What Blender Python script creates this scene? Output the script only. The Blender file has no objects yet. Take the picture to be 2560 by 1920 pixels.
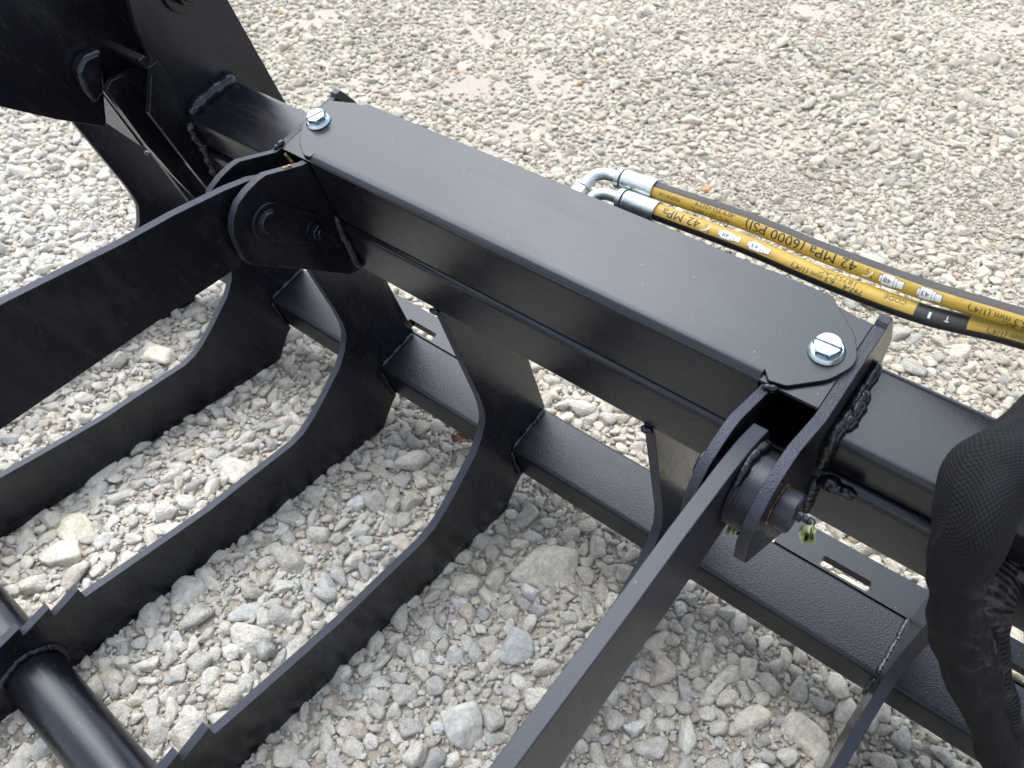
import bpy, bmesh, math, random
import numpy as np
from mathutils import Vector, Matrix, Euler
random.seed(7); rng = np.random.default_rng(7)
scene = bpy.context.scene
COL = scene.collection
R = math.radians
# ------------------------------------------------------------------ camera
cam_d = bpy.data.cameras.new('camera'); cam = bpy.data.objects.new('camera', cam_d); COL.objects.link(cam)
CR = [(0.771027846, 0.636743056, 0.008622134), (0.443639865, -0.5273887, -0.724599771), (-0.456836656, 0.562511723, -0.689115977)]
m = Matrix.Identity(4)
for i in range(3):
    m[i][0] = CR[0][i]; m[i][1] = -CR[1][i]; m[i][2] = -CR[2][i]
m[0][3], m[1][3], m[2][3] = 0.705966, -0.686885, 1.153935
cam.matrix_world = m
cam_d.sensor_width = 36; cam_d.lens = 28.394; cam_d.clip_start = .02; cam_d.clip_end = 400
cam_d.dof.use_dof = True; cam_d.dof.focus_distance = .92; cam_d.dof.aperture_fstop = 12
scene.camera = cam
# ------------------------------------------------------------------ sky, sun, exposure
SUN_DIR = Vector((-.42, .16, .88)).normalized()
w = bpy.data.worlds.new('World'); scene.world = w; w.use_nodes = True
nt = w.node_tree; nt.nodes.clear()
o_ = nt.nodes.new('ShaderNodeOutputWorld'); bg = nt.nodes.new('ShaderNodeBackground')
sky = nt.nodes.new('ShaderNodeTexSky'); sky.sky_type = 'NISHITA'; sky.sun_disc = False
sky.sun_elevation = math.asin(SUN_DIR.z); sky.sun_rotation = math.atan2(SUN_DIR.x, SUN_DIR.y)
sky.dust_density = 2; sky.air_density = 1.0; sky.ozone_density = 1.5
hs = nt.nodes.new('ShaderNodeHueSaturation'); hs.inputs['Saturation'].default_value = .45
nt.links.new(sky.outputs[0], hs.inputs['Color']); nt.links.new(hs.outputs[0], bg.inputs[0])
bg.inputs[1].default_value = .15
nt.links.new(bg.outputs[0], o_.inputs[0])
sd = bpy.data.lights.new('sun', 'SUN'); sd.energy = .8; sd.angle = R(60); sd.color = (1, .985, .96)
sun = bpy.data.objects.new('sun', sd); COL.objects.link(sun)
sun.rotation_euler = SUN_DIR.to_track_quat('Z', 'Y').to_euler()
scene.view_settings.view_transform = 'Standard'; scene.view_settings.look = 'None'
scene.view_settings.exposure = 1.66; scene.view_settings.gamma = 1
scene.render.resolution_x = 1024; scene.render.resolution_y = 768
scene.render.engine = 'CYCLES'
scene.cycles.max_bounces = 6

# machine frame -> world (the tines lie flat, the beams lean 18.5 degrees)
TH = R(18.5); c_, s_ = math.cos(TH), math.sin(TH)
A = Matrix(((1, 0, 0), (0, c_, -s_), (0, s_, c_)))
P0 = Vector((0, -.04, -.742))
MW = A.to_4x4(); MW.translation = -(A @ P0)
def W(p): return A @ (Vector(p) - P0)

# ------------------------------------------------------------------ materials
def mat(name):
    m = bpy.data.materials.new(name); m.use_nodes = True
    return m, m.node_tree, m.node_tree.nodes['Principled BSDF']
def N(nt, t, **k):
    n = nt.nodes.new(t)
    for a, b in k.items():
        if a in n.inputs.keys(): n.inputs[a].default_value = b
        else: setattr(n, a, b)
    return n
def ramp(nt, src, stops):
    r = nt.nodes.new('ShaderNodeValToRGB'); nt.links.new(src, r.inputs[0])
    e = r.color_ramp.elements
    while len(e) < len(stops): e.new(.5)
    for i, (p, c) in enumerate(stops): e[i].position = p; e[i].color = c if len(c) == 4 else (*c, 1)
    return r
def mixc(nt, fac, a, b, mode='MIX'):
    n = nt.nodes.new('ShaderNodeMix'); n.data_type = 'RGBA'; n.blend_type = mode
    for i, v in ((0, fac), (6, a), (7, b)):
        if hasattr(v, 'is_output'): nt.links.new(v, n.inputs[i])
        elif i: n.inputs[i].default_value = (*v, 1)
        else: n.inputs[0].default_value = v
    return n.outputs[2]
def mth(nt, op, a, b=0.):
    n = nt.nodes.new('ShaderNodeMath'); n.operation = op
    for i, v in ((0, a), (1, b)):
        if hasattr(v, 'is_output'): nt.links.new(v, n.inputs[i])
        else: n.inputs[i].default_value = v
    return n.outputs[0]

def paint(name, base=.0035, rough=.25, bscale=420, bstr=.04, scratch=.6, specks=.6, blue=1.7, lw=.6):
    m, nt, b = mat(name)
    tc = N(nt, 'ShaderNodeTexCoord'); O = tc.outputs['Object']
    def noise(scale, detail=3., rough=.55, vec=O):
        n = N(nt, 'ShaderNodeTexNoise', Scale=float(scale), Detail=float(detail), Roughness=float(rough)); nt.links.new(vec, n.inputs['Vector']); return n.outputs[0]
    dusty = ramp(nt, noise(9, 5), [(.42, (0, 0, 0)), (.72, (1, 1, 1))]).outputs[0]
    # fine rubbed scuffs along the pieces
    mp = N(nt, 'ShaderNodeMapping'); nt.links.new(O, mp.inputs[0]); mp.inputs['Scale'].default_value = (14, 90, 30); mp.inputs['Rotation'].default_value = (0, 0, .5)
    scr = ramp(nt, noise(1.6, 6, .7, mp.outputs[0]), [(.56, (0, 0, 0)), (.78, (1, 1, 1))]).outputs[0]
    # specks of grit
    v = N(nt, 'ShaderNodeTexVoronoi', Scale=170.); nt.links.new(O, v.inputs['Vector'])
    v.inputs['Randomness'].default_value = 1
    sp = mth(nt, 'LESS_THAN', v.outputs['Distance'], .085)
    vc = N(nt, 'ShaderNodeSeparateColor'); nt.links.new(v.outputs['Color'], vc.inputs[0])
    sp = mth(nt, 'MULTIPLY', sp, mth(nt, 'GREATER_THAN', vc.outputs[0], .90))
    c0 = mixc(nt, mth(nt, 'MULTIPLY', dusty, .35), (base, base, base * blue), (base * 1.8, base * 1.8, base * 1.9))
    c1 = mixc(nt, mth(nt, 'MULTIPLY', scr, .13 * scratch), c0, (.14, .135, .135))
    mp2 = N(nt, 'ShaderNodeMapping'); nt.links.new(O, mp2.inputs[0]); mp2.inputs['Scale'].default_value = (5, 26, 9); mp2.inputs['Rotation'].default_value = (0, 0, -.35)
    smudge = ramp(nt, noise(1.1, 5, .62, mp2.outputs[0]), [(.50, (0, 0, 0)), (.74, (1, 1, 1))]).outputs[0]
    c1 = mixc(nt, mth(nt, 'MULTIPLY', smudge, .045 * scratch), c1, (.30, .29, .28))
    c2 = mixc(nt, mth(nt, 'MULTIPLY', sp, specks), c1, (.34, .32, .28))
    nt.links.new(c2, b.inputs['Base Color'])
    r0 = mth(nt, 'ADD', rough, mth(nt, 'MULTIPLY', dusty, .05))
    r0 = mth(nt, 'ADD', r0, mth(nt, 'MULTIPLY', scr, .16 * scratch)); r0 = mth(nt, 'ADD', r0, mth(nt, 'MULTIPLY', smudge, .14 * scratch))
    nt.links.new(r0, b.inputs['Roughness'])
    b.inputs['IOR'].default_value = 1.46; b.inputs['Specular Tint'].default_value = (.80, .90, 1.0, 1)
    h = mth(nt, 'ADD', noise(bscale, 2, .5), mth(nt, 'MULTIPLY', noise(bscale * .22, 2), lw))
    bp = N(nt, 'ShaderNodeBump'); bp.inputs['Strength'].default_value = bstr; bp.inputs['Distance'].default_value = .002
    nt.links.new(h, bp.inputs['Height']); nt.links.new(bp.outputs[0], b.inputs['Normal'])
    return m
PAINT = paint('black_paint')
PAINT_ROUGH = paint('black_paint_orange_peel', rough=.33, bscale=480, bstr=.32, specks=.4, lw=.15)
PAINT_EDGE = paint('black_paint_cut_edge', base=.014, rough=.38, bscale=700, bstr=.45, scratch=1.0)
PAINT_FLAT = paint('black_paint_bar', base=.009, rough=.30, bscale=600, bstr=.05)
PAINT_WELD = paint('black_paint_weld', rough=.16, bscale=220, bstr=.3, specks=.2)

def zinc(name, col, rough, bstr=.1):
    m, nt, b = mat(name); b.inputs['Metallic'].default_value = 1
    tc = N(nt, 'ShaderNodeTexCoord')
    n = N(nt, 'ShaderNodeTexNoise', Scale=260., Detail=4.); nt.links.new(tc.outputs['Object'], n.inputs[0])
    n2 = N(nt, 'ShaderNodeTexNoise', Scale=60., Detail=5.); nt.links.new(tc.outputs['Object'], n2.inputs[0])
    r = ramp(nt, n2.outputs[0], [(.35, tuple(x * .72 for x in col)), (.6, col)]); nt.links.new(r.outputs[0], b.inputs['Base Color'])
    nt.links.new(mth(nt, 'ADD', rough, mth(nt, 'MULTIPLY', n2.outputs[0], .15)), b.inputs['Roughness'])
    bp = N(nt, 'ShaderNodeBump'); bp.inputs['Strength'].default_value = bstr; bp.inputs['Distance'].default_value = .001
    nt.links.new(n.outputs[0], bp.inputs['Height']); nt.links.new(bp.outputs[0], b.inputs['Normal'])
    return m
ZINC = zinc('zinc_plating', (.42, .50, .54), .26, .04)
FITTING = zinc('plated_fitting', (.52, .56, .55), .36, .25)
def plain(name, col, rough, **k):
    m, nt, b = mat(name); b.inputs['Base Color'].default_value = (*col, 1); b.inputs['Roughness'].default_value = rough
    for a, v in k.items(): b.inputs[a].default_value = v
    return m
INK = plain('black_ink', (.012, .011, .010), .5)
WHITE_INK = plain('white_ink', (.62, .62, .60), .5)
RUST = None
def rust_mat():
    m, nt, b = mat('rust_stain')
    tc = N(nt, 'ShaderNodeTexCoord'); n = N(nt, 'ShaderNodeTexNoise', Scale=300., Detail=5.); nt.links.new(tc.outputs['Object'], n.inputs[0])
    r = ramp(nt, n.outputs[0], [(.35, (.05, .03, .02)), (.5, (.32, .15, .04)), (.65, (.55, .42, .2))]); nt.links.new(r.outputs[0], b.inputs['Base Color']); b.inputs['Roughness'].default_value = .7
    return m
RUST = rust_mat()

def hose_mat(name, lo, hi, gap=None):
    # UV.x = arc length in metres, UV.y = angle about the hose in degrees / 360 (0 faces the reader)
    m, nt, b = mat(name)
    uv = N(nt, 'ShaderNodeUVMap', uv_map='hose'); s = N(nt, 'ShaderNodeSeparateXYZ'); nt.links.new(uv.outputs[0], s.inputs[0])
    nz = N(nt, 'ShaderNodeTexNoise', Scale=900., Detail=2.); nt.links.new(uv.outputs[0], nz.inputs[0])
    a = mth(nt, 'ADD', s.outputs[1], mth(nt, 'MULTIPLY', mth(nt, 'SUBTRACT', nz.outputs[0], .5), .022))
    y = mth(nt, 'MULTIPLY', mth(nt, 'GREATER_THAN', a, lo / 360), mth(nt, 'LESS_THAN', a, hi / 360))
    if gap:
        y2 = mth(nt, 'ADD', mth(nt, 'LESS_THAN', s.outputs[0], gap[0]), mth(nt, 'GREATER_THAN', s.outputs[0], gap[1]))
        y = mth(nt, 'MULTIPLY', y, y2)
    # cloth-impression diamond pattern
    mp = N(nt, 'ShaderNodeMapping'); nt.links.new(uv.outputs[0], mp.inputs[0]); mp.inputs['Scale'].default_value = (1, .055, 1); mp.inputs['Rotation'].default_value = (0, 0, R(50))
    wv = N(nt, 'ShaderNodeTexWave', Scale=420.); nt.links.new(mp.outputs[0], wv.inputs[0])
    n2 = N(nt, 'ShaderNodeTexNoise', Scale=60., Detail=4.); nt.links.new(uv.outputs[0], n2.inputs[0])
    yel = ramp(nt, n2.outputs[0], [(.35, (.33, .215, .026)), (.62, (.46, .31, .042))]).outputs[0]
    yel = mixc(nt, mth(nt, 'MULTIPLY', wv.outputs[0], .22), yel, (.36, .22, .03))
    col = mixc(nt, y, (.018, .017, .017), yel)
    nt.links.new(col, b.inputs['Base Color']); b.inputs['Roughness'].default_value = .52
    bp = N(nt, 'ShaderNodeBump'); bp.inputs['Strength'].default_value = .25; bp.inputs['Distance'].default_value = .0006
    nt.links.new(wv.outputs[0], bp.inputs['Height']); nt.links.new(bp.outputs[0], b.inputs['Normal'])
    return m
def cloth_mat(name, su, sv, rib=False):
    m, nt, b = mat(name)
    uv = N(nt, 'ShaderNodeUVMap', uv_map='hose'); mp = N(nt, 'ShaderNodeMapping'); nt.links.new(uv.outputs[0], mp.inputs[0]); mp.inputs['Scale'].default_value = (su, sv, 1)
    s = N(nt, 'ShaderNodeSeparateXYZ'); nt.links.new(mp.outputs[0], s.inputs[0])
    sx = mth(nt, 'SINE', s.outputs[0]); sy = mth(nt, 'SINE', s.outputs[1])
    h = mth(nt, 'MULTIPLY', mth(nt, 'ADD', sx, 1.), .5) if rib else mth(nt, 'ADD', mth(nt, 'MULTIPLY', mth(nt, 'MULTIPLY', sx, sy), .5), .5)
    tc = N(nt, 'ShaderNodeTexCoord')
    n2 = N(nt, 'ShaderNodeTexNoise', Scale=48., Detail=8., Roughness=.75); nt.links.new(tc.outputs['Object'], n2.inputs[0])
    n3 = N(nt, 'ShaderNodeTexNoise', Scale=7., Detail=2.); nt.links.new(tc.outputs['Object'], n3.inputs[0])
    dust = mth(nt, 'MULTIPLY', ramp(nt, n2.outputs[0], [(.5, (0, 0, 0)), (.72, (1, 1, 1))]).outputs[0], ramp(nt, n3.outputs[0], [(.5, (0, 0, 0)), (.66, (1, 1, 1))]).outputs[0])
    c = mixc(nt, h, (.0008, .0009, .0013), (.020, .022, .027) if rib else (.0095, .0105, .014)); c = mixc(nt, mth(nt, 'MULTIPLY', dust, .34), c, (.30, .26, .21))
    nt.links.new(c, b.inputs['Base Color']); b.inputs['Roughness'].default_value = .75; b.inputs['Specular IOR Level'].default_value = .16
    bp = N(nt, 'ShaderNodeBump'); bp.inputs['Strength'].default_value = .9 if rib else .55; bp.inputs['Distance'].default_value = .0022 if rib else .0012
    nt.links.new(h, bp.inputs['Height']); nt.links.new(bp.outputs[0], b.inputs['Normal'])
    return m

# ------------------------------------------------------------------ mesh helpers
def finish(me, bevel_angle=30):
    me.validate(); me.shade_smooth()
    me.set_sharp_from_angle(angle=R(bevel_angle))
def add_obj(name, me, material, parent=None, bevel=0, seg=2, matrix=None, ang=30):
    o = bpy.data.objects.new(name, me); COL.objects.link(o)
    if material: me.materials.append(material)
    finish(me, ang)
    if bevel:
        b = o.modifiers.new('bevel', 'BEVEL'); b.width = bevel; b.segments = seg; b.limit_method = 'ANGLE'; b.angle_limit = R(28); b.harden_normals = True
    if parent: o.parent = parent
    if matrix: o.matrix_local = matrix
    return o
def fillet(poly, rad):
    out = []; n = len(poly)
    for i, p in enumerate(poly):
        r = rad[i] if isinstance(rad, (list, tuple)) else rad
        p = Vector(p[:2]); a = Vector(poly[i - 1][:2]); b = Vector(poly[(i + 1) % n][:2])
        if r <= 0: out.append(tuple(p)); continue
        da = (a - p); db = (b - p); la, lb = da.length, db.length; da.normalize(); db.normalize()
        ang = da.angle(db)
        if ang > R(176): out.append(tuple(p)); continue
        t = min(r / math.tan(ang / 2), la * .48, lb * .48)
        k = 6
        for j in range(k + 1):
            u = j / k; q0 = p + da * t; q1 = p + db * t
            out.append(tuple((1 - u) ** 2 * q0 + 2 * u * (1 - u) * p + u * u * q1))
    return out
def prism(poly, x0, x1, axis='x', holes=()):
    """profile in (y,z) extruded along x; axis 'z': profile in (x,y) extruded along z; 'y': profile (x,z) along y"""
    bm = bmesh.new()
    def P(p, t): return {'x': (t, p[0], p[1]), 'z': (p[0], p[1], t), 'y': (p[0], t, p[1])}[axis]
    loops = [poly] + list(holes); ed = []
    for lp in loops:
        vs = [bm.verts.new(P(p, x0)) for p in lp]
        ed += [bm.edges.new((vs[i], vs[(i + 1) % len(vs)])) for i in range(len(vs))]
    if holes: bmesh.ops.triangle_fill(bm, edges=ed, use_beauty=True, use_dissolve=True)
    else: bm.faces.new([e.verts[0] for e in ed] if 0 else vs)
    r = bmesh.ops.extrude_face_region(bm, geom=bm.faces[:])
    d = Vector(P((0, 0), x1)) - Vector(P((0, 0), x0))
    bmesh.ops.translate(bm, vec=d, verts=[v for v in r['geom'] if isinstance(v, bmesh.types.BMVert)])
    bmesh.ops.recalc_face_normals(bm, faces=bm.faces[:])
    me = bpy.data.meshes.new('m'); bm.to_mesh(me); bm.free(); return me
def frames(pts, up=Vector((0, 0, 1))):
    P = [Vector(p) for p in pts]; T = []
    for i in range(len(P)):
        t = P[min(i + 1, len(P) - 1)] - P[max(i - 1, 0)]; T.append(t.normalized())
    n = (up - T[0] * up.dot(T[0])).normalized(); F = []
    for i, t in enumerate(T):
        n = (n - t * n.dot(t)).normalized(); F.append((P[i], t, n, t.cross(n)))
    return F
def spline(pts, n=8):
    P = [Vector(p) for p in pts]; P = [2 * P[0] - P[1]] + P + [2 * P[-1] - P[-2]]; out = []
    for i in range(1, len(P) - 2):
        for j in range(n):
            t = j / n
            out.append(.5 * ((2 * P[i]) + (-P[i - 1] + P[i + 1]) * t + (2 * P[i - 1] - 5 * P[i] + 4 * P[i + 1] - P[i + 2]) * t * t + (-P[i - 1] + 3 * P[i] - 3 * P[i + 1] + P[i + 2]) * t ** 3))
    out.append(P[-2]); return out
def sweep(pts, rad, seg=24, up=Vector((0, 0, 1)), shape=None, cap=True, uvname=None, jit=0):
    F = frames(pts, up); vs = []; fs = []; uv = []
    L = [0]
    for i in range(1, len(F)): L.append(L[-1] + (F[i][0] - F[i - 1][0]).length)
    for i, (p, t, n, b) in enumerate(F):
        for k in range(seg):
            a = 2 * math.pi * k / seg
            r = rad(i, len(F), a) if callable(rad) else rad
            if shape: sx, sy = shape(i, len(F), a, L[i])
            else: sx, sy = math.cos(a) * r, math.sin(a) * r
            vs.append(p + n * sx + b * sy)
    for i in range(len(F) - 1):
        for k in range(seg):
            k2 = (k + 1) % seg
            fs.append((i * seg + k, (i + 1) * seg + k, (i + 1) * seg + k2, i * seg + k2))
            a0 = k / seg; a1 = (k + 1) / seg
            if a0 >= .5: a0 -= 1; a1 -= 1
            uv += [(L[i], a0), (L[i + 1], a0), (L[i + 1], a1), (L[i], a1)]
    if cap:
        fs.append(tuple(range(seg))); uv += [(0, 0)] * seg
        fs.append(tuple(range((len(F) - 1) * seg, len(F) * seg))[::-1]); uv += [(0, 0)] * seg
    me = bpy.data.meshes.new('m'); me.from_pydata(vs, [], fs)
    if uvname:
        l = me.uv_layers.new(name=uvname)
        for i, q in enumerate(uv): l.data[i].uv = q
    bm = bmesh.new(); bm.from_mesh(me); bmesh.ops.recalc_face_normals(bm, faces=bm.faces[:]); bm.to_mesh(me); bm.free()
    return me
def lathe_x(prof, seg=40, center=(0, 0, 0), axis='x'):
    """prof: (along, radius)"""
    vs, fs = [], []
    for (a, r) in prof:
        for k in range(seg):
            t = 2 * math.pi * k / seg; c, s = r * math.cos(t), r * math.sin(t)
            vs.append({'x': (a, c, s), 'y': (c, a, s), 'z': (c, s, a)}[axis])
    for i in range(len(prof) - 1):
        for k in range(seg):
            k2 = (k + 1) % seg; fs.append((i * seg + k, i * seg + k2, (i + 1) * seg + k2, (i + 1) * seg + k))
    fs.append(tuple(range(seg))); fs.append(tuple(range((len(prof) - 1) * seg, len(prof) * seg)))
    me = bpy.data.meshes.new('m'); me.from_pydata([Vector(v) + Vector(center) for v in vs], [], fs)
    bm = bmesh.new(); bm.from_mesh(me); bmesh.ops.recalc_face_normals(bm, faces=bm.faces[:]); bm.to_mesh(me); bm.free()
    return me
def cut_edges(o):
    # flame-cut rims carry a rougher coat, base lightened to stand in for sky reflection
    me = o.data; me.materials.clear(); me.materials.append(PAINT); me.materials.append(PAINT_EDGE)
    for p in me.polygons: p.material_index = 0 if abs(p.normal.x) > .9 else 1
    return o
def merge(*ms):
    bm = bmesh.new()
    for q in ms: bm.from_mesh(q)
    me = bpy.data.meshes.new('m'); bm.to_mesh(me); bm.free(); return me
def box(x0, x1, y0, y1, z0, z1): return prism([(y0, z0), (y1, z0), (y1, z1), (y0, z1)], x0, x1)
def bead(pts, r=.005, seed=0, lump=.25):
    g = random.Random(seed); P = [Vector(p) for p in pts]; out = []
    for a, b in zip(P, P[1:]):
        n = max(2, int((b - a).length / (r * .35)))
        for j in range(n): out.append(a.lerp(b, j / n))
    out.append(P[-1]); ph = [g.random() * 6 for _ in range(4)]
    out = [p + Vector((g.gauss(0, r * .02), g.gauss(0, r * .02), g.gauss(0, r * .02))) for p in out]
    def rad(i, n, a):
        e = min(1, .45 + min(i, n - 1 - i) * .22)
        saw = ((i * .35 / 2.4) % 1.0)
        return r * e * (1 - lump * .5 + lump * (1 - saw) ** .6 + .16 * math.sin(i * .11 + ph[0]) + .10 * math.sin(i * .31 + a + ph[1]) + .05 * math.sin(i * .9 + 2 * a + ph[2]))
    return sweep(out, rad, seg=16)
def empty(name, label, cat, group=None, matrix=None):
    o = bpy.data.objects.new(name, None); COL.objects.link(o); o.empty_display_size = .05
    if matrix: o.matrix_world = matrix
    o['label'] = label; o['category'] = cat
    if group: o['group'] = group
    return o
def tag(o, label, cat, group=None):
    o['label'] = label; o['category'] = cat
    if group: o['group'] = group
    return o

# ================================================================== THE GRAPPLE
root = empty('grapple_attachment', 'black painted steel root grapple with long tines lying on pale gravel', 'grapple', matrix=MW)
def part(name, me, m=None, bevel=.0008, parent=None, **k): return add_obj(name, me, m or PAINT, parent or root, bevel, **k)
def weld(pts, r, seed, parent=None, lump=.25): return part('weld_bead', bead(pts, r, seed, lump), PAINT_WELD, 0, parent, ang=60)

# beams along x
up_prof = fillet([(.006, -.1012), (.092, -.1012), (.092, -.05), (.006, -.05)], .0085)
lo_prof = fillet([(-.003, -.193), (.099, -.193), (.099, -.1016), (-.003, -.1016)], .010)
part('upper_beam', prism(up_prof, -.272, .012), bevel=0); part('upper_beam', prism(up_prof, .6125, 1.5), bevel=0)
part('lower_beam', prism(lo_prof, -.272, 1.5), bevel=0)
rail_prof = fillet([(.0148, -.6865), (.1084, -.6865), (.1084, -.5961), (.0148, -.5961)], .009)
rail = part('bottom_rail', prism(rail_prof, -.80, 1.5), PAINT_ROUGH, bevel=0)
# mounting lip with slots
def slot(x0, x1): return fillet([(x0, .1115), (x1, .1115), (x1, .1280), (x0, .1280)], .0035)
for x0, x1, sl in ((-.36, .045, ((-.334, -.264), (-.194, -.124))), (.565, 1.5, ((.632, .702), (.768, .838), (.872, .945)))):
    part('slotted_lip', prism([(x0, .1082), (x1, .1082), (x1, .158), (x0, .158)], -.6200, -.5972, 'z', holes=[slot(*q) for q in sl]), bevel=.0008)

# tines -----------------------------------------------------------------
def gz(y): return -.742 - math.tan(TH) * (y + .04)
front = [(.0, -.1945), (.001, -.41), (-.001, -.44), (-.006, -.464), (-.024, -.490), (-.05, -.512), (-.10, -.536), (-.14, -.553), (-.168, -.5605), (-.195, -.5600), (-.222, -.5525),
         (-.29, -.534), (-.357, -.517), (-.455, -.481), (-.557, -.4425), (-.5515, -.4205), (-.597, -.4235), (-.590, -.4035), (-.636, -.4045), (-.629, -.3885), (-.685, -.387), (-.678, -.372), (-.80, -.362), (-.97, -.405)]
back = [(-.98, -.42), (-.80, -.478), (-.75, -.497), (-.73, -.510), (-.66, -.5345), (-.45, -.6035), (-.25, -.6695), (-.06, -.7325), (-.044, -.7345), (-.022, -.716), (.0, -.699), (.0145, -.692), (.0145, -.5955), (.1095, -.5955), (.1075, -.44), (.104, -.30), (.094, -.1945)]
tine_poly = front + back
tine_mesh = prism(tine_poly, -.0135, 0)
tine_mesh.materials.append(PAINT)
def tine(x, k):
    o = bpy.data.objects.new('tine', tine_mesh); COL.objects.link(o); o.parent = root; o.location = (x, 0, 0)
    b = o.modifiers.new('bevel', 'BEVEL'); b.width = .0009; b.segments = 2; b.limit_method = 'ANGLE'; b.angle_limit = R(25); b.harden_normals = True
    if k < 5:
        weld([(.002, .104, -.5945), (.002, .06, -.5935), (.002, .018, -.594)], .0042, 11 + k, o, .10)
        weld([(.002, .0125, -.603), (.0015, .011, -.64), (.0015, .011, -.682)], .0046, 31 + k, o, .10)
    else:
        weld([(-.0145, .107, -.5945), (-.0145, .06, -.5935), (-.0145, .018, -.594)], .0042, 11 + k, o, .10)
        weld([(-.0145, .0125, -.603), (-.014, .011, -.64), (-.014, .011, -.682)], .0046, 31 + k, o, .10)
    weld([(-.013, -.0045, -.193), (-.006, -.0055, -.194), (.002, -.002, -.195)], .0036, 51 + k, o)
    if k < 5 and k > 0:
        pts = [(.001, -.679 + .044 * math.cos(a), -.475 + .044 * math.sin(a)) for a in [R(q) for q in range(-170, 150, 14)]]
        weld(pts, .0058, 71 + k, o, .18)
    return o
finish(tine_mesh); tine_mesh.materials.append(PAINT_EDGE)
for p_ in tine_mesh.polygons: p_.material_index = 0 if abs(p_.normal.x) > .9 else 1
for k, x in enumerate((-.79, -.4816, -.1667, .1433, .453, .7755, 1.086)): tine(x, k)
part('cross_pipe', lathe_x([(-1.0, .040), (1.5, .040)], 64, (0, -.679, -.475)), bevel=0)
part('grit_scrape', merge(*[bead([(-.1645, -.704, -.4455), (-.1640, -.7135, -.4720), (-.1640, -.7205, -.5000)], .0011, 9, .6)]), WHITE_INK if 0 else PAINT_EDGE, 0)

# pivot ear plates ------------------------------------------------------
PIN = (-.077, -.025)
lobe = [(-.0065, -.004), (-.050, .0192), (-.0605, .0205), (-.078, .0197), (-.0945, .0158), (-.108, .006), (-.1165, -.006), (-.1215, -.025), (-.1240, -.046), (-.1195, -.0565),
        (-.071, -.1165), (-.0235, -.1780), (-.0075, -.1860), (-.0032, -.1800)]
inner = lobe + [(-.0032, -.098), (.0, -.088), (.0, -.006)]
outer = lobe + [(-.0032, -.104), (.0055, -.098), (.0055, -.0495), (.0927, -.0495), (.0935, -.0995), (.119, -.0985), (.1285, -.063), (.1150, -.024), (.1075, -.009), (.1035, -.001), (.0955, -.0005), (.092, -.0042), (.0, -.0042)]
EARS = {}
for nm, x0, x1, pr in (('LL', -.045, -.036, outer), ('LR', .0, .010, inner), ('RL', .5645, .5735, inner), ('RR', .612, .622, outer)):
    EARS[nm] = cut_edges(part('pivot_ear_plate', prism(pr, x0, x1), PAINT, .0009))
# housing top sheet, rear wall
part('housing_sheet', merge(prism([(-.0358, .0008), (.0, .0008), (.6118, .0008), (.6118, .0912), (.576, .0965), (.02, .0965), (-.0355, .088)], -.0078, -.0042, 'z'),
                            box(-.0355, .6115, .0930, .0958, -.098, -.0082)), bevel=.0005)
# inside of the housing: the cylinder that drives the jaws
part('hydraulic_cylinder', lathe_x([(.03, .020), (.031, .026), (.50, .026), (.502, .020), (.503, .012), (.60, .012)], 32, (0, .045, -.045)), bevel=0)
# cover plate: bent sheet with rounded tabs
def cover_mesh():
    xl, xr = .0138, .5618
    arc = [(.009 - .0092 * math.sin(t), -.0092 + .0092 * math.cos(t)) for t in [R(90) * i / 8 for i in range(9)]]   # y,z of the bend
    bm = bmesh.new()
    lt = fillet([(xl, .0095), (xl - .001, .0040), (.0025, .0032), (-.0170, .0150), (-.0395, .0420), (-.0352, .0840), (-.0116, .0905), (.0003, .0955), (.0084, .0935), (xl, .0995)], [0, .002, .003, .03, .018, .003, .004, .004, .002, 0])
    rt = fillet([(xr, .1002), (.5735, .0995), (.5800, .0935), (.6050, .0735), (.6195, .0500), (.6075, .0255), (.5830, .0040), (.5690, .0015), (xr, .0095)], [0, .001, .002, .03, .022, .03, .01, .003, 0])
    lt = [p for p in lt]; rt = [p for p in rt]
    lv = [bm.verts.new((p[0], p[1], 0)) for p in lt]; rv = [bm.verts.new((p[0], p[1], 0)) for p in rt]
    # lt[0] = front-left of the bend line; lt[-1] = rear; rt[0] rear right; rt[-1] front right
    ring = [lv[0]] + lv[1:] + rv[:-1] + [rv[-1]]
    bm.faces.new(ring)
    pa, pb = lv[0], rv[-1]
    seq = [(y, z) for y, z in arc[1:]] + [(-.0002, -.050), (-.0002, -.094)]
    for y, z in seq:
        a = bm.verts.new((xl, y, z)); b = bm.verts.new((xr, y, z)); bm.faces.new((pa, pb, b, a)); pa, pb = a, b
    # the bend line vertices sit where the arc starts
    lv[0].co.y = rv[-1].co.y = .009
    bmesh.ops.recalc_face_normals(bm, faces=bm.faces[:])
    if bm.faces[:][0].normal.z < 0: bmesh.ops.reverse_faces(bm, faces=bm.faces[:])
    me = bpy.data.meshes.new('m'); bm.to_mesh(me); bm.free(); return me
cov = add_obj('cover_plate', cover_mesh(), PAINT, root)
so = cov.modifiers.new('solid', 'SOLIDIFY'); so.thickness = .0036; so.offset = -1
b = cov.modifiers.new('bevel', 'BEVEL'); b.width = .0007; b.segments = 2; b.limit_method = 'ANGLE'; b.angle_limit = R(40); b.harden_normals = True
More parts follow.
